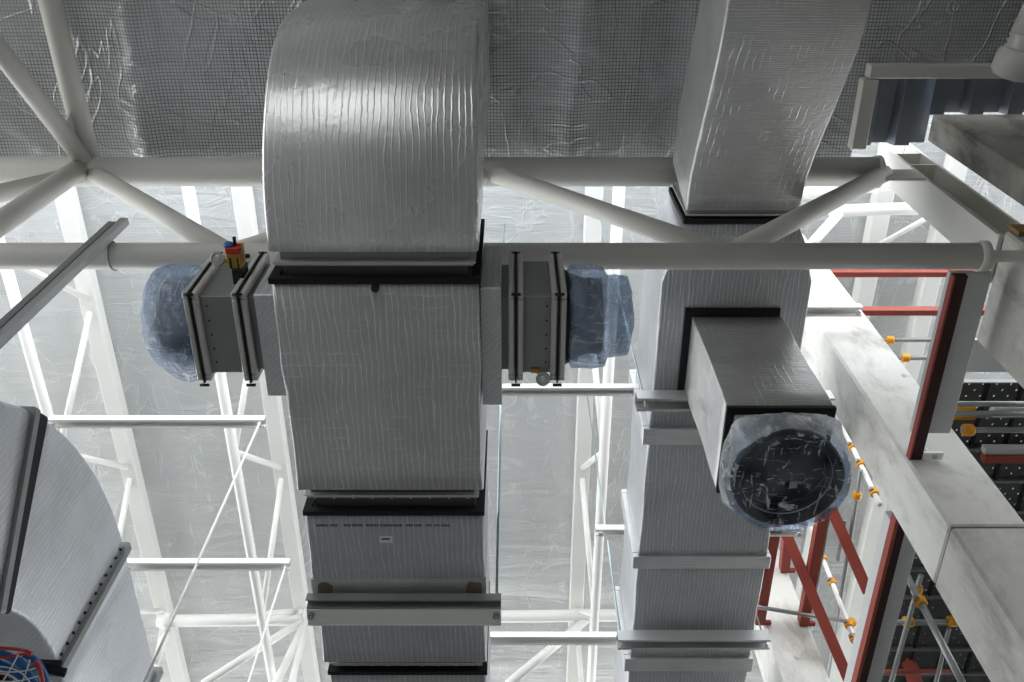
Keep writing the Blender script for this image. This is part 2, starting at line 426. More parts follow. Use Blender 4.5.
# transverse strut with its bracing
zc = 10.9; yc = P(300, 618, Z=zc)[1]
t = thing('cross_strut', (-3, yc, zc), 'white horizontal tube joining the far rafters with a fan of braces at its node', 'strut')
MB().tube(P(158, 621, Z=zc), P(312, 619, Z=zc), .098, 18).build('tube', M['white'], t)
nd = P(308, 617, Z=zc)
for (a, b, r) in (((203, 684), None, .062), ((268, 700), None, .062), ((287, 700), None, .05)):
    MB().tube(nd, P(a[0], a[1], Y=yc), r, 12).build('brace', M['white'], t)
MB().tube(nd, P(258, 622, Z=zc - .4), .055, 12).build('brace', M['white'], t)
MB().tube(P(168, 628, Z=zc), P(155, 665, Z=zc-.5), .062, 12).build('brace', M['white'], t)
MB().lathe(nd, (1, 0, 0), [(.13, -.06), (.13, .06)], 16).build('end_flange', M['white'], t)
MB().lathe(P(168, 621, Z=zc), (1, 0, 0), [(.13, -.06), (.13, .06)], 16).build('end_flange', M['white'], t)
t = thing('cross_strut', (1, yc, zc), 'white horizontal tube behind the end of the long dark channel, braced to lower left', 'strut')
MB().tube(P(440, 617, Z=zc), P(660, 615, Z=zc), .098, 18).build('tube', M['white'], t)
MB().tube(P(588, 618, Z=zc), P(508, 684, Z=zc - 1.2), .07, 12).build('brace', M['white'], t)
t = thing('cross_strut', (4, 6, zc), 'thin white tubes behind the raking brace near the right end of the top chord', 'strut')
MB().tube(P(790, 194, Z=10.8), P(905, 182, Z=10.8), .09, 12).build('tube', M['white'], t)
MB().tube(P(830, 211, Z=10.6), P(960, 207, Z=10.6), .075, 12).build('tube', M['white'], t)
MB().tube(P(795, 262, Z=10.2), P(842, 210, Z=10.6), .06, 12).build('brace', M['white'], t)
MB().tube(P(870, 250, Z=10.9), P(950, 205, Z=10.9), .035, 8).build('brace', M['white'], t)

# ------------------------------------------------------------------ strut channels / trapeze hangers
def channel(mb, x0, x1, y, z, w=.082, h=.082):
    """slotted strut: web on top, open side down, with lips"""
    tk = .008
    mb.box(x0, x1, y - w/2, y + w/2, z + h - tk, z + h)
    mb.box(x0, x1, y - w/2, y - w/2 + tk, z, z + h - tk); mb.box(x0, x1, y + w/2 - tk, y + w/2, z, z + h - tk)
    mb.box(x0, x1, y - w/2 + tk, y - w/2 + .022, z, z + tk); mb.box(x0, x1, y + w/2 - .022, y + w/2 - tk, z, z + tk)

def trapeze(label, x0, x1, y, z, rods, ztop, w, h, mat, group='strut channel hangers', r=.008):
    t = thing('trapeze_hanger', ((x0+x1)/2, y, z), label, 'hanger', group)
    mb = MB(); channel(mb, x0, x1, y, z, w, h); mb.build('channel', mat, t)
    for x in rods:
        rd_ = MB().tube((x, y, z - .03), (x, y, ztop), r, 8).build('rod', M['rod'], t)
        MB().lathe((x, y, z - .016), (0, 0, 1), [(.020, 0), (.020, .015)], 6).build('nut', M['galv'], rd_)
    return t
# under the middle duct: a wide back-to-back pair of channels
zz = 4.40
t = thing('trapeze_hanger', (-.74, 4.33, zz), 'wide grey back-to-back channel under the lower middle duct, rods at its ends', 'hanger', 'strut channel hangers')
def pxX(px, py, z): return P(px, py, Z=z)[0]
ya = P(400, 600, Z=zz)[1]; yb = P(400, 626, Z=zz)[1]; x0 = pxX(307, 612, zz); x1 = pxX(501, 612, zz); ym = (ya + yb)/2
mb = MB(); mb.box(x0, x1, ya, ya + .008, zz, zz + .06); mb.box(x0, x1, ya + .065, ya + .073, zz, zz + .06); mb.box(x0, x1, ya + .008, ya + .065, zz + .05, zz + .06)
mb.build('channel', M['galv_dark'], t)
mb = MB(); mb.box(x0, x1, ya + .076, yb - .03, zz - .012, zz + .004); mb.box(x0, x1, ya + .076, ya + .084, zz, zz + .085); mb.box(x0, x1, yb - .03, yb - .022, zz - .02, zz + .085)
mb.box(x0, x1, yb - .022, yb, zz + .06, zz + .07)
mb.build('channel', M['zinc_pale'], t)
for x in (x0 + .03, x1 - .03):
    MB().tube((x, ym, zz - .04), (x, ym, ZF), .010, 8).build('rod', M['rod'], t)
    MB().lathe((x, ym, zz - .035), (0, 0, 1), [(.024, 0), (.024, .02)], 6).build('nut', M['galv_dark'], t)
# under the right duct
zz = 6.36
y_ = P(660, 405, Z=zz)[1]
trapeze('grey strut channel under the right duct just behind the square branch box', pxX(637, 405, zz), 2.62, y_, zz, (1.09, 2.56), ZF, .125, .13, M['galv'])
y_ = P(690, 645, Z=zz)[1]
trapeze('grey strut channel under the right duct near the bottom edge of the picture', pxX(618, 645, zz), pxX(770, 645, zz), y_, zz, (pxX(622, 645, zz), pxX(766, 645, zz)), ZF, .125, .13, M['galv'])
# upper white rails
def rail(label, pa, pb, z, w=.10, h=.08, rods=()):
    a = P(pa[0], pa[1], Z=z); b = P(pb[0], pb[1], Z=z)
    t = thing('strut_rail', ((a[0]+b[0])/2, a[1], z), label, 'rail', 'white strut rails hung from the roof')
    mb = MB(); channel(mb, a[0], b[0], a[1], z, w, h); mb.build('channel', M['white'], t)
    for x in rods:
        MB().tube((x, a[1], z - .02 if x == x else z), (x, a[1], ZF - .02), .008, 8).build('rod', M['rod'], t)
    for x in (a[0] + .05, b[0] - .05):
        MB().lathe((x, a[1], z - .03), (0, 0, 1), [(.028, 0), (.028, .03)], 6).build('bolt', M['galv'], t)
    return t, a, b
t, a, b = rail('white strut rail above the left elbow duct, upper of the two, with a long rod', (48, 424), (264, 422), 7.72, .10, .08)
MB().tube((b[0] - .04, b[1], 7.72), (b[0] - .04, b[1], 3.4), .011, 8).build('rod', M['cord'], t)
t, a, b = rail('white strut rail above the left elbow duct, lower of the two in the picture', (125, 567), (289, 566), 7.9, .115, .08)
MB().tube((b[0] - .04, b[1], 7.9), (b[0] - .04, b[1], 3.4), .011, 8).build('rod', M['cord'], t)
rail('white strut rail under the right-hand damper, spanning to the right duct', (360, 392), (644, 392), 7.2, .085, .08)
rail('white strut rail right of the long dark channel, low between the two ducts', (480, 641), (624, 639), 7.7, .13, .08)
rail('white strut rail passing above the right duct beside the wrapped round outlet', (596, 533), (803, 534), 7.9, .10, .08)
rail('white strut rail end lying across the concrete column, right of the duct', (740, 312), (863, 309), 7.75, .10, .08)
# vertical double strut on the lower chord, left
t = thing('drop_strut', (-2.68, 2.2, 3.2), 'grey double channel strut hanging at left from the lower truss tube', 'strut')
mb = MB(); ys = 2.20
mb.box(-2.70, -2.655, ys - .035, ys + .02, 3.0, 5.80); mb.build('channel', M['galv_dark'], t)
mb = MB(); mb.box(-2.652, -2.645, ys - .03, ys + .05, 3.0, 5.88); mb.box(-2.645, -2.60, ys + .012, ys + .02, 3.0, 5.88); mb.box(-2.645, -2.60, ys - .03, ys - .022, 3.0, 5.88)
mb.box(-2.61, -2.60, ys - .022, ys + .012, 3.0, 5.88)
mb.build('channel', M['galv'], t)
mb = MB(); mb.path([(-2.62 + 0*k, YT + .093*math.cos(k), ZB + .093*math.sin(k)) for k in [math.radians(d) for d in range(-210, 61, 15)]], .007, 8).build('pipe_clip', M['galv_dark'], t)

# ------------------------------------------------------------------ ducts
def duct_section(name, label, cat, group, x0, x1, z0, z1, y0, y1, foilmat, gap0=.07, gap1=.07, tape_front=True, core=M['core'], rec=.06):
    t = thing(name, ((x0+x1)/2, y0, z0), label, cat, group)
    # jacket with softly swelling faces
    n = 9; rings = []
    for i in range(n):
        s = i/(n-1); yy = y0 + (y1-y0)*s
        b = .004*math.sin(s*9.0 + x0) + .003*math.sin(s*21)
        rings.append(rrect(((x0+x1)/2, yy, (z0+z1)/2), (1,0,0), (0,0,1), (x1-x0)/2 + b, (z1-z0)/2 + b, .018))
    MB().loft(rings, True, True).build('insulation_jacket', foilmat, t)
    if gap0: MB().box(x0+rec, x1-rec, y0 - gap0, y0 + .02, z0+rec, z1-rec).build('sheet_metal_liner', core, t)
    if gap1: MB().box(x0+rec, x1-rec, y1 - .02, y1 + gap1, z0+rec, z1-rec).build('sheet_metal_liner', core, t)
    if gap0:
        MB().ringbox(x0+rec-.034, x1-rec+.034, z0+rec-.034, z1-rec+.034, y0-gap0, y0-gap0+.010, .04).build('flange', M['casing_light'], t)
    if gap1:
        MB().ringbox(x0+rec-.034, x1-rec+.034, z0+rec-.034, z1-rec+.034, y1+gap1-.010, y1+gap1, .04).build('flange', M['casing_light'], t); fl_ = C.objects[-1]
        for k in range(9):
            x = x0 + rec + .03 + (x1-x0-2*rec-.06)*k/8
            MB().box(x-.005, x+.005, y1+gap1-.02, y1+gap1+.012, z0+rec-.040, z0+rec-.032).build('flange_clip', M['galv'], fl_)
    if tape_front:
        MB().ringbox(x0-.008, x1+.008, z0-.008, z1+.008, y0-.028, y0+.004, .05).build('edge_tape', M['black'], t)
    return t

XL, XR, ZD, ZDT = -1.29, -.178, 4.5, 5.4
G1 = 'insulated sections of the middle duct'
# elbow
t = thing('duct_elbow', (-.73, 1.0, 4.5), 'shiny ribbed foil elbow at top of the middle duct, curving up to the roof', 'duct', G1)
cy, cz, ro, ri = 1.85, 5.55, 1.05, .15
rings = []
for k in range(19):
    a = math.radians(90 * k / 18); d = Vector((0, -math.sin(a), -math.cos(a))); m_ = (ro + ri)/2
    c = Vector(((XL+XR)/2, cy, cz)) + d*m_
    rings.append(rrect(c, (1,0,0), d, (XR-XL)/2, (ro-ri)/2, .022))
rings.append(rrect(((XL+XR)/2, cy - (ro+ri)/2, 7.60), (1,0,0), (0,-1,0), (XR-XL)/2, (ro-ri)/2, .022))
MB().loft(rings, True, True).build('insulation_jacket', M['foil_p'], t)
MB().box(XL+.05, XR-.05, cy-.02, cy+.075, ZD+.05, ZDT-.05).build('sheet_metal_liner', M['galv_dark'], t)
MB().ringbox(XL+.016, XR-.016, ZD+.016, ZDT-.016, cy+.065, cy+.075, .04).build('flange', M['casing_light'], t)
mb = MB(); mb.box(XL+.06, XL+.16, 1.68, 1.695, 4.498, 4.50)
# middle sections
t = duct_section('insulated_duct', 'foil-wrapped duct box between the two dampers on the middle run', 'duct', G1, XL-.008, XR, ZD, ZDT, 2.03, 3.40, M['foil_y'], .10, .075)
MB().lathe((-.735, 2.055, ZD-.02), (0,0,1), [(.022,0),(.022,.03)], 12).build('plug', M['rubber'], t)
t = duct_section('insulated_duct', 'bluish foil duct section with printed line and small white sticker, middle run', 'duct', G1, XL+.008, XR, ZD+.01, ZDT, 3.60, 4.86, M['foil_y2'], .12, .055)
ty0 = P(400, 579, Z=ZD)[1]; ty1 = P(400, 598, Z=ZD)[1]
MB().ringbox(XL-.004, XR+.012, ZD-.004, ZDT+.01, ty0, ty1, .02).build('foil_tape_band', M['tape'], t)
for (pa, pb) in ((466, 482), (318, 333)):
    mb = MB(); xa_ = pxX(pa, 588, ZD); xb_ = pxX(pb, 588, ZD)
    pts = []
    for k in range(18):
        an = 2*math.pi*k/18; q = 1 + .25*noise.noise(Vector((math.cos(an)*2 + pa, math.sin(an)*2, 0)))
        pts.append(((xa_+xb_)/2 + (xb_-xa_)/2*q*math.copysign(abs(math.cos(an))**.6, math.cos(an)), (ty0+ty1)/2 + .01 + (ty1-ty0)*.42*q*math.copysign(abs(math.sin(an))**.6, math.sin(an)), 0))
    mb.loft([[(x, y, ZD - .0065) for x, y, _ in pts], [(x, y, ZD - .003) for x, y, _ in pts]]).build('rust_stain', M['stain'], t)
s0 = P(379, 536.5, Z=ZD); s1 = P(393, 543, Z=ZD)
lb = MB().box(s0[0], s1[0], s0[1], s1[1], ZD + .0015, ZD + .006).build('sticker', M['paper'], t)
mb = MB(); mb.box(s0[0] + .015, s1[0] - .018, s0[1] + .014, s0[1] + .028, ZD + .0005, ZD + .0016)
mb.build('sticker_print', M['ink'], lb)
mb = MB(); rnd = random.Random(3); yy = P(380, 525, Z=ZD)[1]
for (pa, pb) in ((316, 328), (330, 336), (344, 349), (352, 361), (366, 378), (380, 386), (388, 401), (406, 412), (414, 420), (426, 432), (434, 439), (441, 448)):
    x = pxX(pa, 525, ZD); xe = pxX(pb, 525, ZD)
    while x < xe:
        w = rnd.uniform(.006, .012); mb.box(x, x + w, yy, yy + .012, ZD + .0, ZD + .006); x += w + .004
mb.build('printed_line', M['ink'], t)
duct_section('insulated_duct', 'last foil duct section of the middle run, cut by the bottom edge of the picture', 'duct', G1, XL+.03, XR, ZD+.02, ZDT, 4.99, 6.6, M['foil_y2'], .06, 0)

# right duct ------------------------------------------------------------------
RL, RR, RZ, RT = 1.165, 2.348, 6.55, 7.52
G2 = 'insulated sections of the right duct'
# S-bend
prof = [(2.36, 6.55), (2.22, 6.52), (2.05, 6.45), (1.85, 6.33), (1.66, 6.20), (1.46, 6.06), (1.26, 5.93), (1.06, 5.80), (.88, 5.71), (.70, 5.655), (.5, 5.63), (.1, 5.62)]
t = thing('duct_offset', (1.7, 1.4, 5.9), 'foil S-bend duct at upper right, rising from near the viewer to the black-edged joint', 'duct', G2)
rings = []; hh = .76
for i, (y, z) in enumerate(prof):
    a = Vector(prof[max(i-1,0)]); b = Vector(prof[min(i+1,len(prof)-1)]); d = (b-a).normalized()
    nrm = Vector((0, d.y, -d.x)) if False else Vector((0, -d.y, d.x))
    if nrm.z < 0: nrm = -nrm
    xl, xr = 1.305 - .06*i/11, 2.165 - .06*i/11
    c = Vector(((xl+xr)/2, y, z)) + nrm*hh/2
    rings.append(rrect(c, (1,0,0), nrm, (xr-xl)/2, hh/2, .02))
MB().loft(rings, True, True).build('insulation_jacket', M['foil_x'], t)
MB().box(1.34, 2.13, 2.35, 2.42, 6.59, 7.27).build('sheet_metal_liner', M['galv_dark'], t)
MB().ringbox(1.315, 2.155, 6.565, 7.285, 2.395, 2.405, .04).build('flange', M['casing_light'], t)
MB().ringbox(1.295, 2.175, 6.545, 7.30, 2.425, 2.465, .05).build('edge_tape', M['black'], t)
# transition + box with branch opening
t = thing('insulated_duct', (1.75, 3.2, RZ), 'wide foil duct section with tapered front carrying the square branch', 'duct', G2)
rings = [rrect((1.735, 2.46, 6.92), (1,0,0), (0,0,1), .43, .37, .02), rrect((1.755, 2.66, 6.97), (1,0,0), (0,0,1), .51, .42, .02),
         rrect(((RL+RR)/2, 2.85, (RZ+RT)/2), (1,0,0), (0,0,1), (RR-RL)/2 - .03, (RT-RZ)/2, .02),
         rrect(((RL+RR)/2, 2.95, (RZ+RT)/2), (1,0,0), (0,0,1), (RR-RL)/2, (RT-RZ)/2, .02),
         rrect(((RL+RR)/2, 4.34, (RZ+RT)/2), (1,0,0), (0,0,1), (RR-RL)/2, (RT-RZ)/2, .02)]
MB().loft(rings, True, True).build('insulation_jacket', M['foil_y2'], t)
def collar(t, y0, y1):
    MB().ringbox(RL-.055, RR+.035, RZ-.03, RT+.03, y0, y1, .065).build('foil_collar', M['tape'], t, .006, 1)
def plain(label, y0, y1, c):
    t = thing('insulated_duct', ((RL+RR)/2, y0, RZ), label, 'duct', G2)
    rings = []
    for i in range(9):
        s = i/8; b = .005*math.sin(s*10 + y0)
        rings.append(rrect(((RL+RR)/2, y0 + (y1-y0)*s, (RZ+RT)/2), (1,0,0), (0,0,1), (RR-RL)/2 + b, (RT-RZ)/2 + b, .018))
    MB().loft(rings, True, True).build('insulation_jacket', M['foil_y2'], t)
    collar(t, *c); return t
plain('foil duct section on the right run, directly behind the wrapped round outlet', 4.345, 5.76, (4.30, 4.46))
plain('foil duct section on the right run, just above the lower channel', 5.765, 7.03, (5.70, 5.84))
plain('last foil duct section of the right run, below the lower channel', 7.035, 8.6, (7.00, 7.17))
# branch box
bx0, bx1, by0, by1, bz = 1.432, 2.145, 3.244, 3.93, 5.177
t = thing('branch_box', ((bx0+bx1)/2, (by0+by1)/2, 4.85), 'square foil-wrapped branch dropping from the right duct to a round black outlet', 'duct')
n = 8; rings = []
for i in range(n):
    s = i/(n-1); z = RZ - .012 + (bz - RZ + .012)*s; b = .004*math.sin(s*9)
    rings.append(rrect(((bx0+bx1)/2, (by0+by1)/2, z), (1,0,0), (0,1,0), (bx1-bx0)/2 + b, (by1-by0)/2 + b, .012))
MB().loft(rings, True, True).build('insulation_jacket', M['foil_x'], t)
mb = MB(); e = .05
mb.box(bx0-.0, bx1-.02, by0-.075, by0-.004, RZ-.018, RZ+.01); mb.box(bx0-.06, bx0-.004, by0-.075, by1+.02, RZ-.018, RZ+.01)
mb.build('gasket', M['black'], t)
mb = MB(); mb.box(bx0-.006, bx1+.006, by0-.006, by0+.045, bz-.012, bz+.022); mb.box(bx0-.006, bx1+.006, by1-.045, by1+.006, bz-.012, bz+.022)
mb.box(bx0-.006, bx0+.045, by0+.045, by1-.045, bz-.012, bz+.022); mb.box(bx1-.045, bx1+.006, by0+.045, by1-.045, bz-.012, bz+.022)
mb.build('edge_tape', M['black'], t)
bc = Vector(((bx0+bx1)/2, (by0+by1)/2, 0))
MB().box(bx0+.05, bx1-.05, by0+.05, by1-.05, bz-.055, bz+.01).build('flange', M['casing_light'], t)
rings = []
for s in range(7):
    k = s/6; ring = []
    for i in range(40):
        a = 2*math.pi*i/40; cx_, sx_ = math.cos(a), math.sin(a); q = max(abs(cx_), abs(sx_))
        sq = Vector((cx_/q*.30, sx_/q*.29, 0)); rd = Vector((cx_*.325, sx_*.325, 0))
        w = sq.lerp(rd, min(1, k*1.4)); ring.append((bc.x + w.x, bc.y + w.y, bz - .05 - .23*k))
    rings.append(ring)
MB().loft(rings, False, True).build('transition', M['galv'], t)
oc = Vector((bc.x, bc.y - .005, 4.90))
MB().lathe(oc, (0,0,-1), [(.30, -.02), (.355, -.01), (.362, .02), (.362, .075), (.345, .09), (.30, .085), (.295, .02), (.285, -.05)], 48, False).build('spigot_ring', M['rubber'], t)
MB().lathe(oc, (0,0,-1), [(.30, .03), (.296, .04), (.292, .03)], 48, False).build('seal_bead', M['galv'], t)
MB().lathe(oc, (0,0,-1), [(.30, -.10), (.30, -.09)], 40).build('outlet_disc', M['dark_in'], t)
MB().box(oc.x + .07, oc.x + .12, oc.y + .12, oc.y + .17, oc.z + .09 - .012, oc.z + .09).build('paper_scrap', M['paper'], t)

def crumple(pts, amp, sc, seed=0):
    o = []
    for p_ in pts:
        v = Vector(p_); nv = noise.noise_vector(v*sc + Vector((seed, seed*2, 1)))
        nv2 = noise.noise_vector(v*sc*2.7 + Vector((seed, 3, seed)))
        o.append(tuple(v + nv*amp + nv2*amp*.4))
    return o
# plastic over the outlet
mb = MB(); rings = []
sp = [(.385, -.04, 0), (.42, -.09, 0), (.445, -.13, .25), (.44, -.20, .7), (.422, -.26, 1), (.405, -.33, 1), (.385, -.375, 1), (.34, -.385, 1), (.26, -.375, 1), (.15, -.365, 1), (.03, -.36, 1)]
for r, h, k in sp:
    ring = []
    for i in range(72):
        a = 2*math.pi*i/72; c_, s_ = math.cos(a), math.sin(a); q = (abs(c_)**6 + abs(s_)**6)**(1/6)
        rr = r/q*.86*(1-k) + r*k
        cc = bc.lerp(Vector((oc.x, oc.y, 0)), k)
        ring.append((cc.x + c_*rr, cc.y + s_*rr, bz - .02 + h))
    rings.append(crumple(ring, .014, 9, 2))
t = thing('plastic_wrap', (bc.x, bc.y, bz - .35), 'clear crinkled plastic film wrapped over the round black outlet', 'plastic wrap')
MB().loft(rings[:6], False, True).build('skirt', M['film_m'], t)
MB().loft(rings[5:], False, True).build('face', M['film_c'], t)

# left elbow duct --------------------------------------------------------------
LX = -2.6; LW = 1.85; ecy, ecz, Ro, Ri = 4.13, 2.68, 2.13, 1.09
G3 = 'segments of the left elbow duct'
def seg_left(label, a0, a1, mat):
    t = thing('duct_elbow', (LX - LW/2, ecy - 1.5*math.sin(math.radians((a0+a1)/2)), ecz + 1.2*math.cos(math.radians((a0+a1)/2))), label, 'duct', G3)
    rings = []
    n = 10
    for k in range(n + 1):
        a = math.radians(a0 + (a1-a0)*k/n); d = Vector((0, -math.sin(a), math.cos(a)))
        c = Vector((LX - LW/2, ecy, ecz)) + d*(Ro+Ri)/2
        rings.append(rrect(c, (1,0,0), d, LW/2, (Ro-Ri)/2, .03))
    MB().loft(rings, True, True).build('insulation_jacket', mat, t)
    return t
M['foil_l'] = foil('left_duct_foil', 'Z', (206, 208, 212), .45, .6, .035, .8, .4, .5)
t = seg_left('pale foil elbow segment at the left edge, below the black joint', 41.8, 92, M['foil_l'])
t2 = seg_left('pale foil elbow segment at lower left between the black joint and the grey joint', .8, 40.2, M['foil_l'])
def radial_ring(t, a, w, mat, name, ex=.012, dz=0):
    a = math.radians(a); d = Vector((0, -math.sin(a), math.cos(a))); tn = Vector((0, math.cos(a), math.sin(a)))
    c = Vector((LX - LW/2, ecy, ecz)) + d*(Ro+Ri)/2 + tn*dz
    mb = MB(); r0 = rrect(c, (1,0,0), d, LW/2 + ex, (Ro-Ri)/2 + ex, .02)
    mb.loft([[p_ - tn*w/2 for p_ in r0], [p_ + tn*w/2 for p_ in r0]]); return mb.build(name, mat, t)
radial_ring(t2, 40.6, .09, M['black'], 'edge_tape', .012)
radial_ring(t2, 43.0, .05, M['galv_dark'], 'flange', .022)
flr = radial_ring(t2, 0.2, .05, M['casing'], 'flange', .03)
for k in range(12):
    z = ecz + Ri + .06 + k*.082; MB().lathe((LX + .002, ecy - .06, z), (1,0,0), [(.009, -.004), (.009, .008)], 8).build('pin', M['black'], flr)
def straight_left(label, y0, y1):
    t = thing('insulated_duct', (LX - LW/2, y0, ecz + Ri), label, 'duct', G3)
    rings = [rrect((LX - LW/2, y0 + (y1-y0)*i/6, ecz + (Ro+Ri)/2), (1,0,0), (0,0,1), LW/2, (Ro-Ri)/2, .03) for i in range(7)]
    MB().loft(rings, True, True).build('insulation_jacket', M['foil_l'], t); return t
t = straight_left('pale foil duct section at lower left between the two grey joints', ecy + .03, 5.27)
t = straight_left('pale foil duct section in the bottom left beyond the last grey joint', 5.33, 7.6)
MB().ringbox(LX - LW - .03, LX + .03, ecz + Ri - .03, ecz + Ro + .03, 5.27, 5.33, .05).build('flange', M['casing'], t)

# net bag of hoses in the bottom left corner
t = thing('netted_hose_bundle', (-2.35, 3.5, 3.1), 'blue hoses in white netting with red trim at the bottom left corner', 'hose bundle')
hz = 3.25
def bow(pts, r, mat, name, n=10): return MB().path(pts, r, n).build(name, mat, t)
rn = random.Random(5)
def bowpts(px0, py0, px1, py1, px2, py2, z, k=10):
    a, b, c = Vector(P(px0, py0, Z=z)), Vector(P(px1, py1, Z=z)), Vector(P(px2, py2, Z=z))
    return [a*(1-s)**2 + b*2*s*(1-s) + c*s*s for s in [i/k for i in range(k+1)]]
bow(bowpts(-30, 652, 30, 645, 40, 700, hz), .022, M['blue'], 'hose')
bow(bowpts(-30, 664, 22, 655, 30, 700, hz + .02), .022, M['blue'], 'hose')
bow(bowpts(-30, 680, 14, 668, 18, 700, hz + .02), .022, M['rubber'], 'hose')
bow(bowpts(-30, 690, 4, 684, 8, 700, hz), .022, M['blue'], 'hose')
bow(bowpts(24, 654, 46, 660, 50, 700, hz + .04), .018, M['blue'], 'hose')
bow(bowpts(-30, 648, 34, 647, 30, 655, hz - .02), .008, M['red2'], 'trim_cord')
bow(bowpts(34, 664, 40, 655, 44, 690, hz - .02), .009, M['red2'], 'trim_cord')
bow(bowpts(-30, 660, 10, 658, 32, 652, hz - .02), .006, M['red2'], 'trim_cord')
for (a, b, c) in (((-30, 672), (20, 655), (34, 690)), ((-30, 684), (10, 660), (24, 690)), ((18, 655), (10, 672), (-10, 700)), ((30, 660), (26, 675), (14, 700)), ((-20, 668), (12, 676), (36, 668)), ((-20, 678), (12, 686), (38, 676))):
    bow(bowpts(*a, *b, *c, hz - .03), .0035, M['cord'], 'net_cord', 6)
mb = MB(); mb.bar(P(38, 663, Z=hz + .1), P(62, 664, Z=hz + .1), .022, .03); mb.bar(P(44, 668, Z=hz + .1), P(66, 673, Z=hz + .1), .035, .03)
mb.build('bracket', M['black'], t)

# ------------------------------------------------------------------ dampers
dy0, dy1, dz0, dz1 = 2.17, 2.66, 4.63, 5.13
def damper(label, xs, sgn, collar_x, neck):
    """xs: inner flange x, outer flange x"""
    xi, xo = xs
    t = thing('fire_damper', ((xi+xo)/2, (dy0+dy1)/2, dz0), label, 'damper', 'square steel dampers on the middle duct')
    a, b = sorted((xi, xo))
    cs_ = MB().box(a, b, dy0, dy1, dz0, dz1).build('casing', M['casing'], t, .004, 1)
    a2, b2 = sorted((collar_x, xi)); MB().box(a2, b2, dy0+.015, dy1-.015, dz0+.015, dz1-.015).build('inner_neck', M['galv_dark'], t)
    for x in (xi, xo):
        for dx, m_ in ((-.024, 'casing_light'), (.0, 'black'), (.024, 'casing_light')):
            w = .018 if dx else .005; ex = .038 if dx else .045
            mb = MB()
            x0_, x1_ = x + dx - w, x + dx + w
            mb.box(x0_, x1_, dy0-ex, dy0+.004, dz0-ex, dz1+ex); mb.box(x0_, x1_, dy1-.004, dy1+ex, dz0-ex, dz1+ex)
            mb.box(x0_, x1_, dy0+.004, dy1-.004, dz0-ex, dz0+.004); mb.box(x0_, x1_, dy0+.004, dy1-.004, dz1-.004, dz1+ex)
            mb.build('flange' if dx else 'gasket', M[m_], t, .008 if dx else 0, 1)
        for (yy, z_) in ((dy0-.045, dz0-.045), (dy0-.045, dz1+.045), (dy1+.045, dz0-.045), (dy1+.045, dz1+.045)):
            MB().tube((x-.026, yy+.012, z_), (x+.026, yy+.012, z_), .009, 8).build('corner_bolt', M['rubber'], t)
    for k in range(5):
        MB().lathe((xi + (xo-xi)*.72, dy0 + .06 + .09*k, dz0 - .004), (0,0,1), [(.006, 0), (.006, .006)], 8).build('rivet', M['rubber'], cs_)
    # square to round neck
    x0_, x1_ = xo, xo + sgn*neck
    rings = []
    cyy, czz = (dy0+dy1)/2, (dz0+dz1)/2
    for s in range(6):
        k = s/5; ring = []
        for i in range(40):
            an = 2*math.pi*i/40; c_, s_ = math.cos(an), math.sin(an); q = max(abs(c_), abs(s_))
            w = Vector((c_/q*.235, s_/q*.235)).lerp(Vector((c_*.225, s_*.225)), min(1, k*1.6))
            ring.append((x0_ + (x1_-x0_)*k, cyy + w.x, czz + w.y))
        rings.append(ring)
    MB().loft(rings, True, True).build('round_neck', M['rubber'], t)
    return t
tL = damper('square grey damper on the left side of the middle duct, with valves on top', (-1.513, -1.782), -1, -1.42, .24)
tR = damper('square grey damper on the right side of the middle duct, with round dial below', (.022, .262), 1, -.06, .26)
# insulated collars on the duct sides
for nm, a, b, lab in (('duct_collar', -1.425, -1.300, 'narrow foil collar between the middle duct and the left damper'), ('duct_collar', -.172, -.060, 'foil collar box between the middle duct and the right damper')):
    rings = [rrect((x, 2.47, 4.88), (0,1,0), (0,0,1), .38 if a > -1 else .33, .31 if a > -1 else .29, .015) for x in (a, b)]
    ob = MB().loft(rings).build(nm, M['foil_z']); tag(ob, lab, 'duct collar')
# valves standing out from the front of the left damper
zv = 4.81
t = thing('valve_cluster', (P(238, 283, Z=zv)[0], dy0, zv - .05), 'small cluster of red, yellow and blue valves on a black block, front of left damper', 'valve')
def vbox(px0, py0, px1, py1, z0, z1, mat, name, par=None, bv=.004):
    a = P(px0, py0, Z=zv); b = P(px1, py1, Z=zv)
    return MB().box(a[0], b[0], a[1], b[1], z0, z1).build(name, mat, par or t, bv, 1)
vbox(232, 268, 246, 285, zv - .02, zv + .09, M['rubber'], 'base_block')
vb = vbox(226, 253, 243, 268, zv - .01, zv + .07, M['brass'], 'valve_body')
vbox(229, 257, 233, 268, zv - .018, zv - .01, M['rubber'], 'slot', vb); vbox(237, 257, 240, 268, zv - .018, zv - .01, M['rubber'], 'slot', vb)
vbox(225, 247, 241, 253, zv - .015, zv + .06, M['red2'], 'red_cap'); vbox(241, 244, 245, 262, zv - .012, zv + .03, M['brass'], 'brass_stem')
vbox(245, 254, 250, 258, zv - .01, zv + .01, M['maroon'], 'lever')
MB().lathe(P(229, 247, Z=zv + .02), (0,-1,0), [(.03, 0), (.032, .015), (.02, .028)], 16).build('blue_cap', M['blue'], t)
MB().tube(P(235, 247, Z=zv + .02), P(234, 237, Z=zv + .02), .010, 10).build('stem', M['rubber'], t)
c = Vector(P(218, 259, Z=zv + .05))
gr_ = MB().lathe(c, (0, -.4, -.9), [(.034, 0), (.040, .006), (.040, .016), (.034, .022), (.031, .016)], 28).build('gauge_rim', M['galv'], t)
MB().lathe(c + Vector((0, -.4, -.9))*.012, (0, -.4, -.9), [(.031, 0), (.02, .006), (.006, .008)], 24).build('gauge_face', M['glass'], gr_)
MB().tube(c + Vector((.03, 0, 0)), P(227, 262, Z=zv + .04), .010, 8).build('pipe', M['brass'], t)
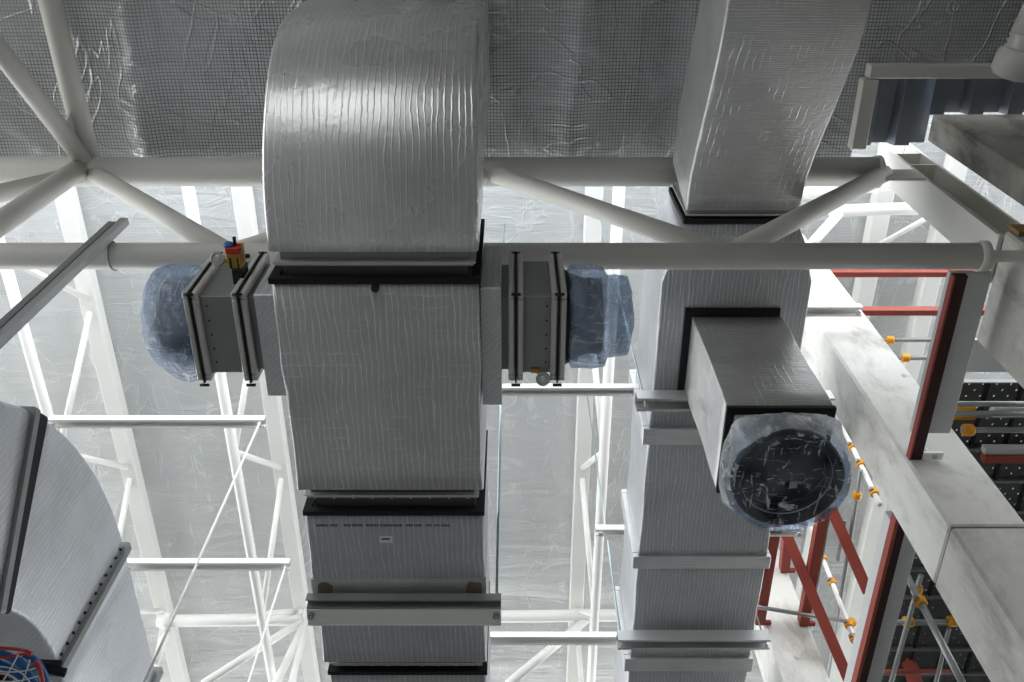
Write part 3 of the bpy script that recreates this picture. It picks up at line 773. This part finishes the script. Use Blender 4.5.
# dial under the right damper
c = Vector(P(543, 379, Z=dz0 - .03))
MB().box(.110, .165, dy1 - .035, dy1 - .005, dz0 - .014, dz0 - .002).build('dial_bracket', M['brass'], tR)
MB().tube((.142, dy1 - .02, dz0 - .01), (c.x, c.y, c.z + .0), .009, 8).build('dial_stem', M['brass'], tR)
MB().lathe(c, (0, -.5, -.87), [(.036, -.01), (.042, -.004), (.042, .012), (.036, .018), (.033, .010)], 28).build('dial_rim', M['galv'], tR); dr_ = C.objects[-1]
MB().lathe(c, (0, -.5, -.87), [(.033, .008), (.01, .011)], 24).build('dial_face', M['glass'], dr_)

# plastic bags over the damper spigots
cyy, czz = (dy0+dy1)/2, (dz0+dz1)/2
mb = MB(); rings = []
for x, r, dzz, el in ((-1.79, .27, .0, 1.0), (-1.84, .30, .0, 1.0), (-1.92, .315, -.01, 1.0), (-2.00, .31, -.015, 1.0), (-2.07, .285, -.01, 1.0), (-2.105, .235, 0, 1.0), (-2.115, .14, 0, 1.0), (-2.118, .02, 0, 1.0)):
    ring = []
    for i in range(56):
        a = 2*math.pi*i/56; c_, s_ = math.cos(a), math.sin(a)
        sag = max(0, c_)**2 * .10 * (1 if x > -2.05 else .4) * max(0, 1 - abs(x + 1.88)/.25)
        ring.append((x, cyy + c_*(r + sag), czz + dzz + s_*r - sag*.6))
    rings.append(crumple(ring, .014, 8, 5))
mb.loft(rings, False, True)
tag(mb.build('plastic_wrap', M['film_b']), 'bluish plastic bag bulging over the left damper opening, its tail hanging loose', 'plastic wrap')
mb = MB(); rings = []
for x, r in ((.33, .255), (.345, .29), (.40, .295), (.47, .295), (.54, .285), (.56, .25), (.62, .245), (.68, .235), (.70, .16), (.705, .02)):
    ring = []
    for i in range(56):
        a = 2*math.pi*i/56; c_, s_ = math.cos(a), math.sin(a); k = 1 if x > .55 else .35
        q = (abs(c_)**5 + abs(s_)**5)**.2; rr = r*(k + (1-k)/q*.93)
        ring.append((x, cyy + c_*rr, czz + s_*rr))
    rings.append(crumple(ring, .012, 8, 9))
mb.loft(rings, False, True)
tag(mb.build('plastic_wrap', M['film_b']), 'bluish plastic film drawn tight over the round end of the right damper', 'plastic wrap')

# ------------------------------------------------------------------ concrete, steel columns and beams on the right
zj = P(951, 526, Y=4.0)[2]
t = thing('concrete_column', (3.22, 4.27, -H), 'big pale concrete column slanting up from the lower right corner behind the right duct', 'column')
cx0, cx1, cw = 2.955, 3.49, .53
MB().box(cx0, cx1, 4.0, 4.0 + cw, -H, zj - .006).build('lower_lift', M['conc3'], t, .02, 1)
MB().box(cx0 + .002, cx1, 4.002, 4.0 + cw, zj + .004, ZF - .10).build('upper_lift', M['conc'], t, .02, 1)
MB().box(cx0 + .015, cx1 - .015, 4.015, 4.0 + cw - .015, zj - .02, zj + .02).build('joint', M['ink'], t)
ob = MB().box(cx0, cx1, 8.0, 8.6, -H, ZF - .10).build('concrete_column', M['conc'], None, .02, 1)
tag(ob, 'far pale concrete column at bottom, between the right duct and the red braces', 'column')
ob = MB().box(3.37, 4.25, 2.27, 3.12, -H, 5.9).build('concrete_pier', M['conc3'], None, .015, 1)
tag(ob, 'cream concrete pier at the right edge, under the white steel column', 'column')
ob = MB().box(3.655, 4.7, 1.99, 2.225, -H, 7.97).build('concrete_pier', M['conc2'], None, .012, 1)
tag(ob, 'dark weathered concrete pier in the upper right corner, stained at its edge', 'column')
ob = MB().box(3.40, 4.2, 2.235, 2.262, 5.78, 5.93).build('timber_batten', M['timber']); tag(ob, 'short brown timber batten on the edge of the cream pier', 'batten')
# H column
t = thing('steel_column', (3.5, 2.48, 5.9), 'white steel H-section column with stiffeners, raking to the upper right', 'column')
mb = MB(); mb.box(3.37, 3.392, 2.33, 2.63, 5.9, 8.3); mb.box(3.618, 3.64, 2.33, 2.63, 5.9, 8.3); mb.box(3.392, 3.618, 2.47, 2.49, 5.9, 8.3)
mb.build('section', M['offwhite'], t)
for z in (7.62, 7.95): MB().box(3.392, 3.618, 2.335, 2.47, z, z + .018).build('stiffener', M['offwhite'], t)
MB().box(3.34, 3.67, 2.30, 2.66, 5.9, 5.925).build('base_plate', M['offwhite'], t)
# framed opening and corrugated sheet in the near roof
zf = 7.60
t = thing('opening_trimmer', (3.4, 1.9, zf), 'off-white rectangular steel frame round the corrugated sheet at upper right', 'frame')
ya = P(900, 72, Z=zf)[1]
MB().box(2.90, 4.6, ya - .055, ya + .055, zf, zf + .11).build('crossbar', M['offwhite'], t, .01, 1)
MB().box(2.86, 2.99, ya + .062, 2.20, zf, zf + .11).build('side_bar', M['offwhite'], t, .01, 1)
def corrugated(x0, x1, y1, lab):
    prof = []; x = x0
    while x < x1:
        prof += [(x, 0), (x + .13, 0), (x + .17, .09), (x + .30, .09)]; x += .34
    r0 = [(a, 1.40, 7.985 + b) for a, b in prof] + [(a, 1.40, 7.991 + b) for a, b in reversed(prof)]
    r1 = [(a, y1, 7.985 + b) for a, b in prof] + [(a, y1, 7.991 + b) for a, b in reversed(prof)]
    tag(MB().loft([r0, r1]).build('corrugated_sheet', M['corr']), lab, 'sheet')
corrugated(2.70, 3.5, 2.27, 'dark corrugated metal sheet in the roof opening, beside the off-white side bar')
corrugated(3.63, 5.0, 2.0, 'dark corrugated metal sheet above the stained pier, light showing under its flutes')
t = thing('ringed_pipe', P(1012, 60, Z=6.9), 'grey-white pipe with ringed collar poking in at the top right corner', 'pipe')
a = Vector(P(1012, 73, Z=6.9)); b = a + Vector((.25, -1.0, .02)); d = (b - a).normalized()
MB().lathe(a, d, [(.06, -.05), (.12, -.035), (.155, 0), (.16, .05), (.16, .14), (.14, .16)], 28).build('domed_end', M['offwhite'], t)
MB().lathe(a, d, [(.125, .15), (.14, .17), (.125, .19), (.14, .21), (.125, .23), (.14, .25), (.125, .27)], 28).build('collar', M['casing_light'], t)
MB().lathe(a, d, [(.135, .26), (.135, 1.1)], 28).build('barrel', M['offwhite'], t)

# red-flanged beams
def red_beam(label, y0, y1, plate_y, board0, board1, bh, h, rw, bw_):
    t = thing('primed_beam', (3.05, (y0+y1)/2, 5.62), label, 'beam', 'red primed beams at the concrete column')
    bx = 2.965; z = 5.62 + .085 - h
    MB().box(bx, bx + rw, y0, y1, z, 5.705).build('red_rail', M['red'], t, .003, 1)
    MB().box(bx + rw, bx + .10, y0, y1, z + .010, 5.705).build('shade_strip', M['maroon'], t)  # maroon strip paints in the shade of the channel's open underside
    z = 5.62
    MB().box(bx + .004, bx + bw_, board0, board1, z + .087, z + .087 + bh).build('board', M['panel'], t, .004, 1)
    if plate_y is not None:
        MB().box(bx + .10, bx + .245, plate_y - .06, plate_y, z + .02, z + .05).build('bracket_plate', M['white'], t)
        MB().box(bx + .13, bx + .148, plate_y - .06, plate_y, z + .05, z + .088).build('bracket_plate', M['white'], t)
        MB().lathe((bx + .18, plate_y - .03, z + .006), (0,0,1), [(.02, 0), (.02, .014)], 6).build('bolt', M['galv'], t)
    return t
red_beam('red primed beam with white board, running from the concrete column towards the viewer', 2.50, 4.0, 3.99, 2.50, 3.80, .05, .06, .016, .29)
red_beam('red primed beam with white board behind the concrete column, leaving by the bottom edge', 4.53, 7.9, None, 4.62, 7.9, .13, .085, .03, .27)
# red rails to the right of the column
def single(mb, name, mat, lab, cat, group=None, bevel=0):
    return tag(mb.build(name, mat, None, bevel, 1), lab, cat, group)
def xrail(pa, pb, Y, h, lab):
    a = P(pa[0], pa[1], Y=Y); b = P(pb[0], pb[1], Y=Y)
    t = thing('red_rail', (a[0], Y, a[2]), lab, 'rail', 'red rails right of the concrete column')
    MB().box(3.50, b[0] + 1.2, Y - .03, Y + .03, a[2] - h/2, a[2] + h/2).build('angle', M['red'], t)
    MB().box(3.492, 3.56, Y - .05, Y + .05, a[2] - h/2 - .02, a[2] - h/2).build('bracket', M['rubber'], t)
xrail((840, 273), (945, 273), 4.2, .10, 'upper red horizontal rail right of the concrete column, just below the lower chord')
xrail((868, 311), (1000, 311), 4.2, .10, 'lower red horizontal rail right of the concrete column')
a = P(985, 460, Z=6.3)
t = thing('red_rail', a, 'short red and white rail at the right edge under the perforated boards', 'rail')
MB().box(a[0], a[0] + 2.0, a[1] - .03, a[1] + .035, 6.3, 6.38).build('angle', M['red'], t)
MB().box(a[0], a[0] + 2.0, a[1] - .09, a[1] - .035, 6.33, 6.40).build('white_strip', M['panel'], t)
# far red frame by the second column
G = 'red frame members by the far column'
def rbar(pa, za, pb, zb, w, lab, foot=False, mat='red'):
    a = Vector(P(pa[0], pa[1], Z=za)); b = Vector(P(pb[0], pb[1], Z=zb))
    t = thing('red_brace', b, lab, 'brace', G)
    MB().bar(a, b, w, w).build('bar', M[mat], t)
    if foot: MB().box(b.x - .05, b.x + .13, b.y - .03, b.y + .02, b.z - .05, b.z - .01).build('foot', M[mat], t)
rbar((824, 505), 8.0, (803, 622), 8.0, .11, 'upright-looking red bar ending on the far column beside a slim grey tube', True)
rbar((776, 520), 8.0, (759, 621), 8.0, .11, 'red bar along the right duct edge, ending in a small foot', True)
rbar((789, 520), 8.9, (784, 569), 8.9, .11, 'shortest red bar, just under the white rail end', True)
rbar((786, 533), 8.3, (853, 690), 7.2, .12, 'long red diagonal brace crossing to the bottom of the second primed beam')
rbar((831, 508), 8.3, (868, 592), 7.7, .12, 'shorter red diagonal brace meeting the second primed beam')
rbar((890, 590), 7.4, (917, 690), 6.2, .11, 'red diagonal brace behind the scaffold below the concrete column')
rbar((945, 600), 7.4, (918, 700), 6.9, .13, 'dark red bar leaning behind the scaffold tubes at lower right')

# ------------------------------------------------------------------ scaffold
# boards
k = 0; yb0 = 3.80
bw = .335
for col, (xa, xb) in enumerate(((3.62, 5.05), (5.07, 6.6))):
    for i in range(11):
        y = yb0 + i * bw
        t = thing('scaffold_board', ((xa+xb)/2, y + .16, 6.5), 'perforated dark steel scaffold board laid beside the concrete column', 'board', 'perforated scaffold boards')
        MB().box(xa, xb, y + .012, y + bw - .012, 6.5, 6.512).build('deck_sheet', M['deck'], t)
        MB().box(xa, xb, y + .002, y + .012, 6.46, 6.512).build('side_lip', M['tubeg'], t); MB().box(xa, xb, y + bw - .012, y + bw - .002, 6.46, 6.512).build('side_lip', M['tubeg'], t)
        for q in range(1, 5): MB().box(xa + (xb-xa)*q/5 - .012, xa + (xb-xa)*q/5 + .012, y + .012, y + bw - .012, 6.475, 6.498).build('cross_rib', M['rubber'], t)
def coupler(t, c, d, mat='coupler'):
    d = Vector(d).normalized()
    cl_ = MB().lathe(c, d, [(.044, -.042), (.05, -.03), (.05, .03), (.044, .042)], 12).build('clamp', M[mat], t)
    o = d.orthogonal().normalized()
    MB().obox(Vector(c) + o*.05, d, o, d.cross(o), .016, .022, .022).build('clamp_bolt', M['galv_dark'], cl_)
def stube(lab, a, b, r=.024, mat='tubeg', cps=(), grp='scaffold tubes on the right'):
    a = Vector(a); b = Vector(b)
    t = thing('scaffold_tube', a, lab, 'tube', grp)
    MB().tube(a, b, r, 14).build('tube', M[mat], t)
    for s in cps: coupler(t, a.lerp(b, s), b - a)
    return t
X1 = P(860, 470, Y=6.0)[0]
stube('upper scaffold standard with orange clamps, next to the wrapped outlet', P(842, 425, Y=6.0), P(880, 505, Y=6.0), .026, 'white', (.30, .52, .86))
stube('lower scaffold standard with orange clamps, between the red diagonals', P(808, 520, Y=7.76), P(870, 680, Y=7.76), .026, 'white', (.28, .44, .70, .78))
stube('long dark scaffold tube left of the second primed beam', P(861, 470, Z=8.2), P(826, 690, Z=8.2), .024, 'tubeg', (.1,))
stube('dark scaffold tube beside the red upright bar', P(836, 470, Z=8.25), P(806, 650, Z=8.25), .024)
stube('dark scaffold tube in the gap right of the red uprights', P(845, 520, Z=8.25), P(838, 560, Z=8.25), .024)
stube('slim grey tube sloping gently across the far column', P(740, 604, Z=7.9), P(856, 623, Z=7.9), .024, 'tubeg', (.96,))
stube('low white scaffold tube down the edge of the second primed beam', P(880, 560, Z=8.0), P(846, 690, Z=8.0), .03, 'white')
stube('upper grey scaffold tube with orange clamp right of the column', P(880, 340, Y=4.9), P(1040, 340, Y=4.9), .026, 'tubeg', (.06,))
stube('second grey scaffold tube with orange clamp right of the column', P(898, 358, Y=4.9), P(1040, 358, Y=4.9), .026, 'tubeg', (.05,))
for i, (py, z, lab) in enumerate(((404, 6.25, 'grey tube under the perforated boards, uppermost of three near the right edge'), (413.5, 6.2, 'grey tube under the perforated boards, middle of three near the right edge'), (430, 6.2, 'grey tube under the perforated boards with an orange clamp, lowest of three'))):
    stube(lab, P(945 if i < 2 else 962, py, Z=z), P(1060, py, Z=z), .023, 'tubeg', (.06,) if i == 2 else ())
for py, lab in ((409, 'yellow board end beside the white steel beam, upper one'), (418, 'orange board end beside the white steel beam, lower one')):
    a = P(948, py, Z=6.3); b = P(976, py, Z=6.3)
    ob = MB().box(a[0], b[0], a[1] - .018, a[1] + .018, 6.3, 6.36).build('toe_board', M['yellow'] if py < 415 else M['coupler']); tag(ob, lab, 'board')
a = P(990, 411, Z=6.28)
tag(MB().lathe(a, (1, 0, 0), [(.02, 0), (.05, .03), (.05, .8)], 16).build('plastic_pipe', M['white']), 'white pipe lying under the perforated boards at the right edge', 'pipe')
stube('long grey scaffold tube slanting to the bottom right below the concrete column', P(905, 572, Z=6.0), P(966, 690, Y=P(905, 572, Z=6.0)[1]), .027, 'tubeg', (.28,))
stube('thin grey scaffold tube rising beside the slanting one', P(921, 575, Z=6.2), P(889, 690, Z=6.2), .022, 'tubeg', (.12,))
stube('thin white scaffold tube low in front of the dark boards', P(949, 628, Z=6.2), P(934, 690, Z=6.2), .02, 'tubeg')
stube('horizontal grey scaffold tube below the concrete column', P(886, 622, Z=6.25), P(960, 621, Z=6.25), .022, 'tubeg', (.3, .9))
stube('horizontal red-brown tube near the bottom edge, right of the second primed beam', P(870, 672, Z=6.25), P(950, 671, Z=6.25), .022, 'red')
# white fascia strips behind the scaffold
t = thing('fascia_panel', P(985, 385, Z=7.4), 'pale grey flat panel behind the scaffold tubes beside the cream pier', 'panel')
a = P(955, 340, Z=7.4); b = P(1040, 372, Z=7.4)
MB().box(a[0], b[0] + .6, a[1], b[1], 7.4, 7.43).build('panel', M['panel'], t)

# ------------------------------------------------------------------ light
w = bpy.data.worlds.new('World'); bpy.context.scene.world = w; w.use_nodes = True
nt = w.node_tree; bg = nt.nodes['Background']
tc = nt.nodes.new('ShaderNodeTexCoord'); sx = nt.nodes.new('ShaderNodeSeparateXYZ'); nt.links.new(tc.outputs['Generated'], sx.inputs[0])
cr = nt.nodes.new('ShaderNodeValToRGB'); nt.links.new(sx.outputs['Z'], cr.inputs[0])
cr.color_ramp.elements[0].position = 0.0; cr.color_ramp.elements[0].color = (.975, .99, 1.0, 1)
cr.color_ramp.elements[1].position = .6; cr.color_ramp.elements[1].color = (.90, .95, 1.0, 1)
nt.links.new(cr.outputs[0], bg.inputs['Color']); bg.inputs['Strength'].default_value = 4.0

sun = bpy.data.lights.new('sun', 'SUN'); sun.energy = 0.6; sun.angle = math.radians(1.5); sun.color = (1, .96, .9)
so = bpy.data.objects.new('sun', sun); C.objects.link(so)
so.rotation_euler = Vector((.25, -1, -.75)).to_track_quat('-Z', 'Y').to_euler()

cam = bpy.data.cameras.new('camera'); co = bpy.data.objects.new('camera', cam); C.objects.link(co)
cam.sensor_width = 36; cam.lens = F / 1024 * 36; cam.clip_start = .05; cam.clip_end = 200
co.location = (0, 0, H); co.rotation_euler = (math.pi/2 + ELEV, 0, 0)
sc = bpy.context.scene; sc.camera = co
sc.view_settings.view_transform = 'Standard'; sc.view_settings.look = 'None'; sc.view_settings.gamma = 1
sc.view_settings.use_curve_mapping = False; sc.view_settings.exposure = 0.18
sc.cycles.use_denoising = True
sc.cycles.max_bounces = 8; sc.cycles.diffuse_bounces = 5; sc.cycles.glossy_bounces = 4; sc.cycles.transparent_max_bounces = 12
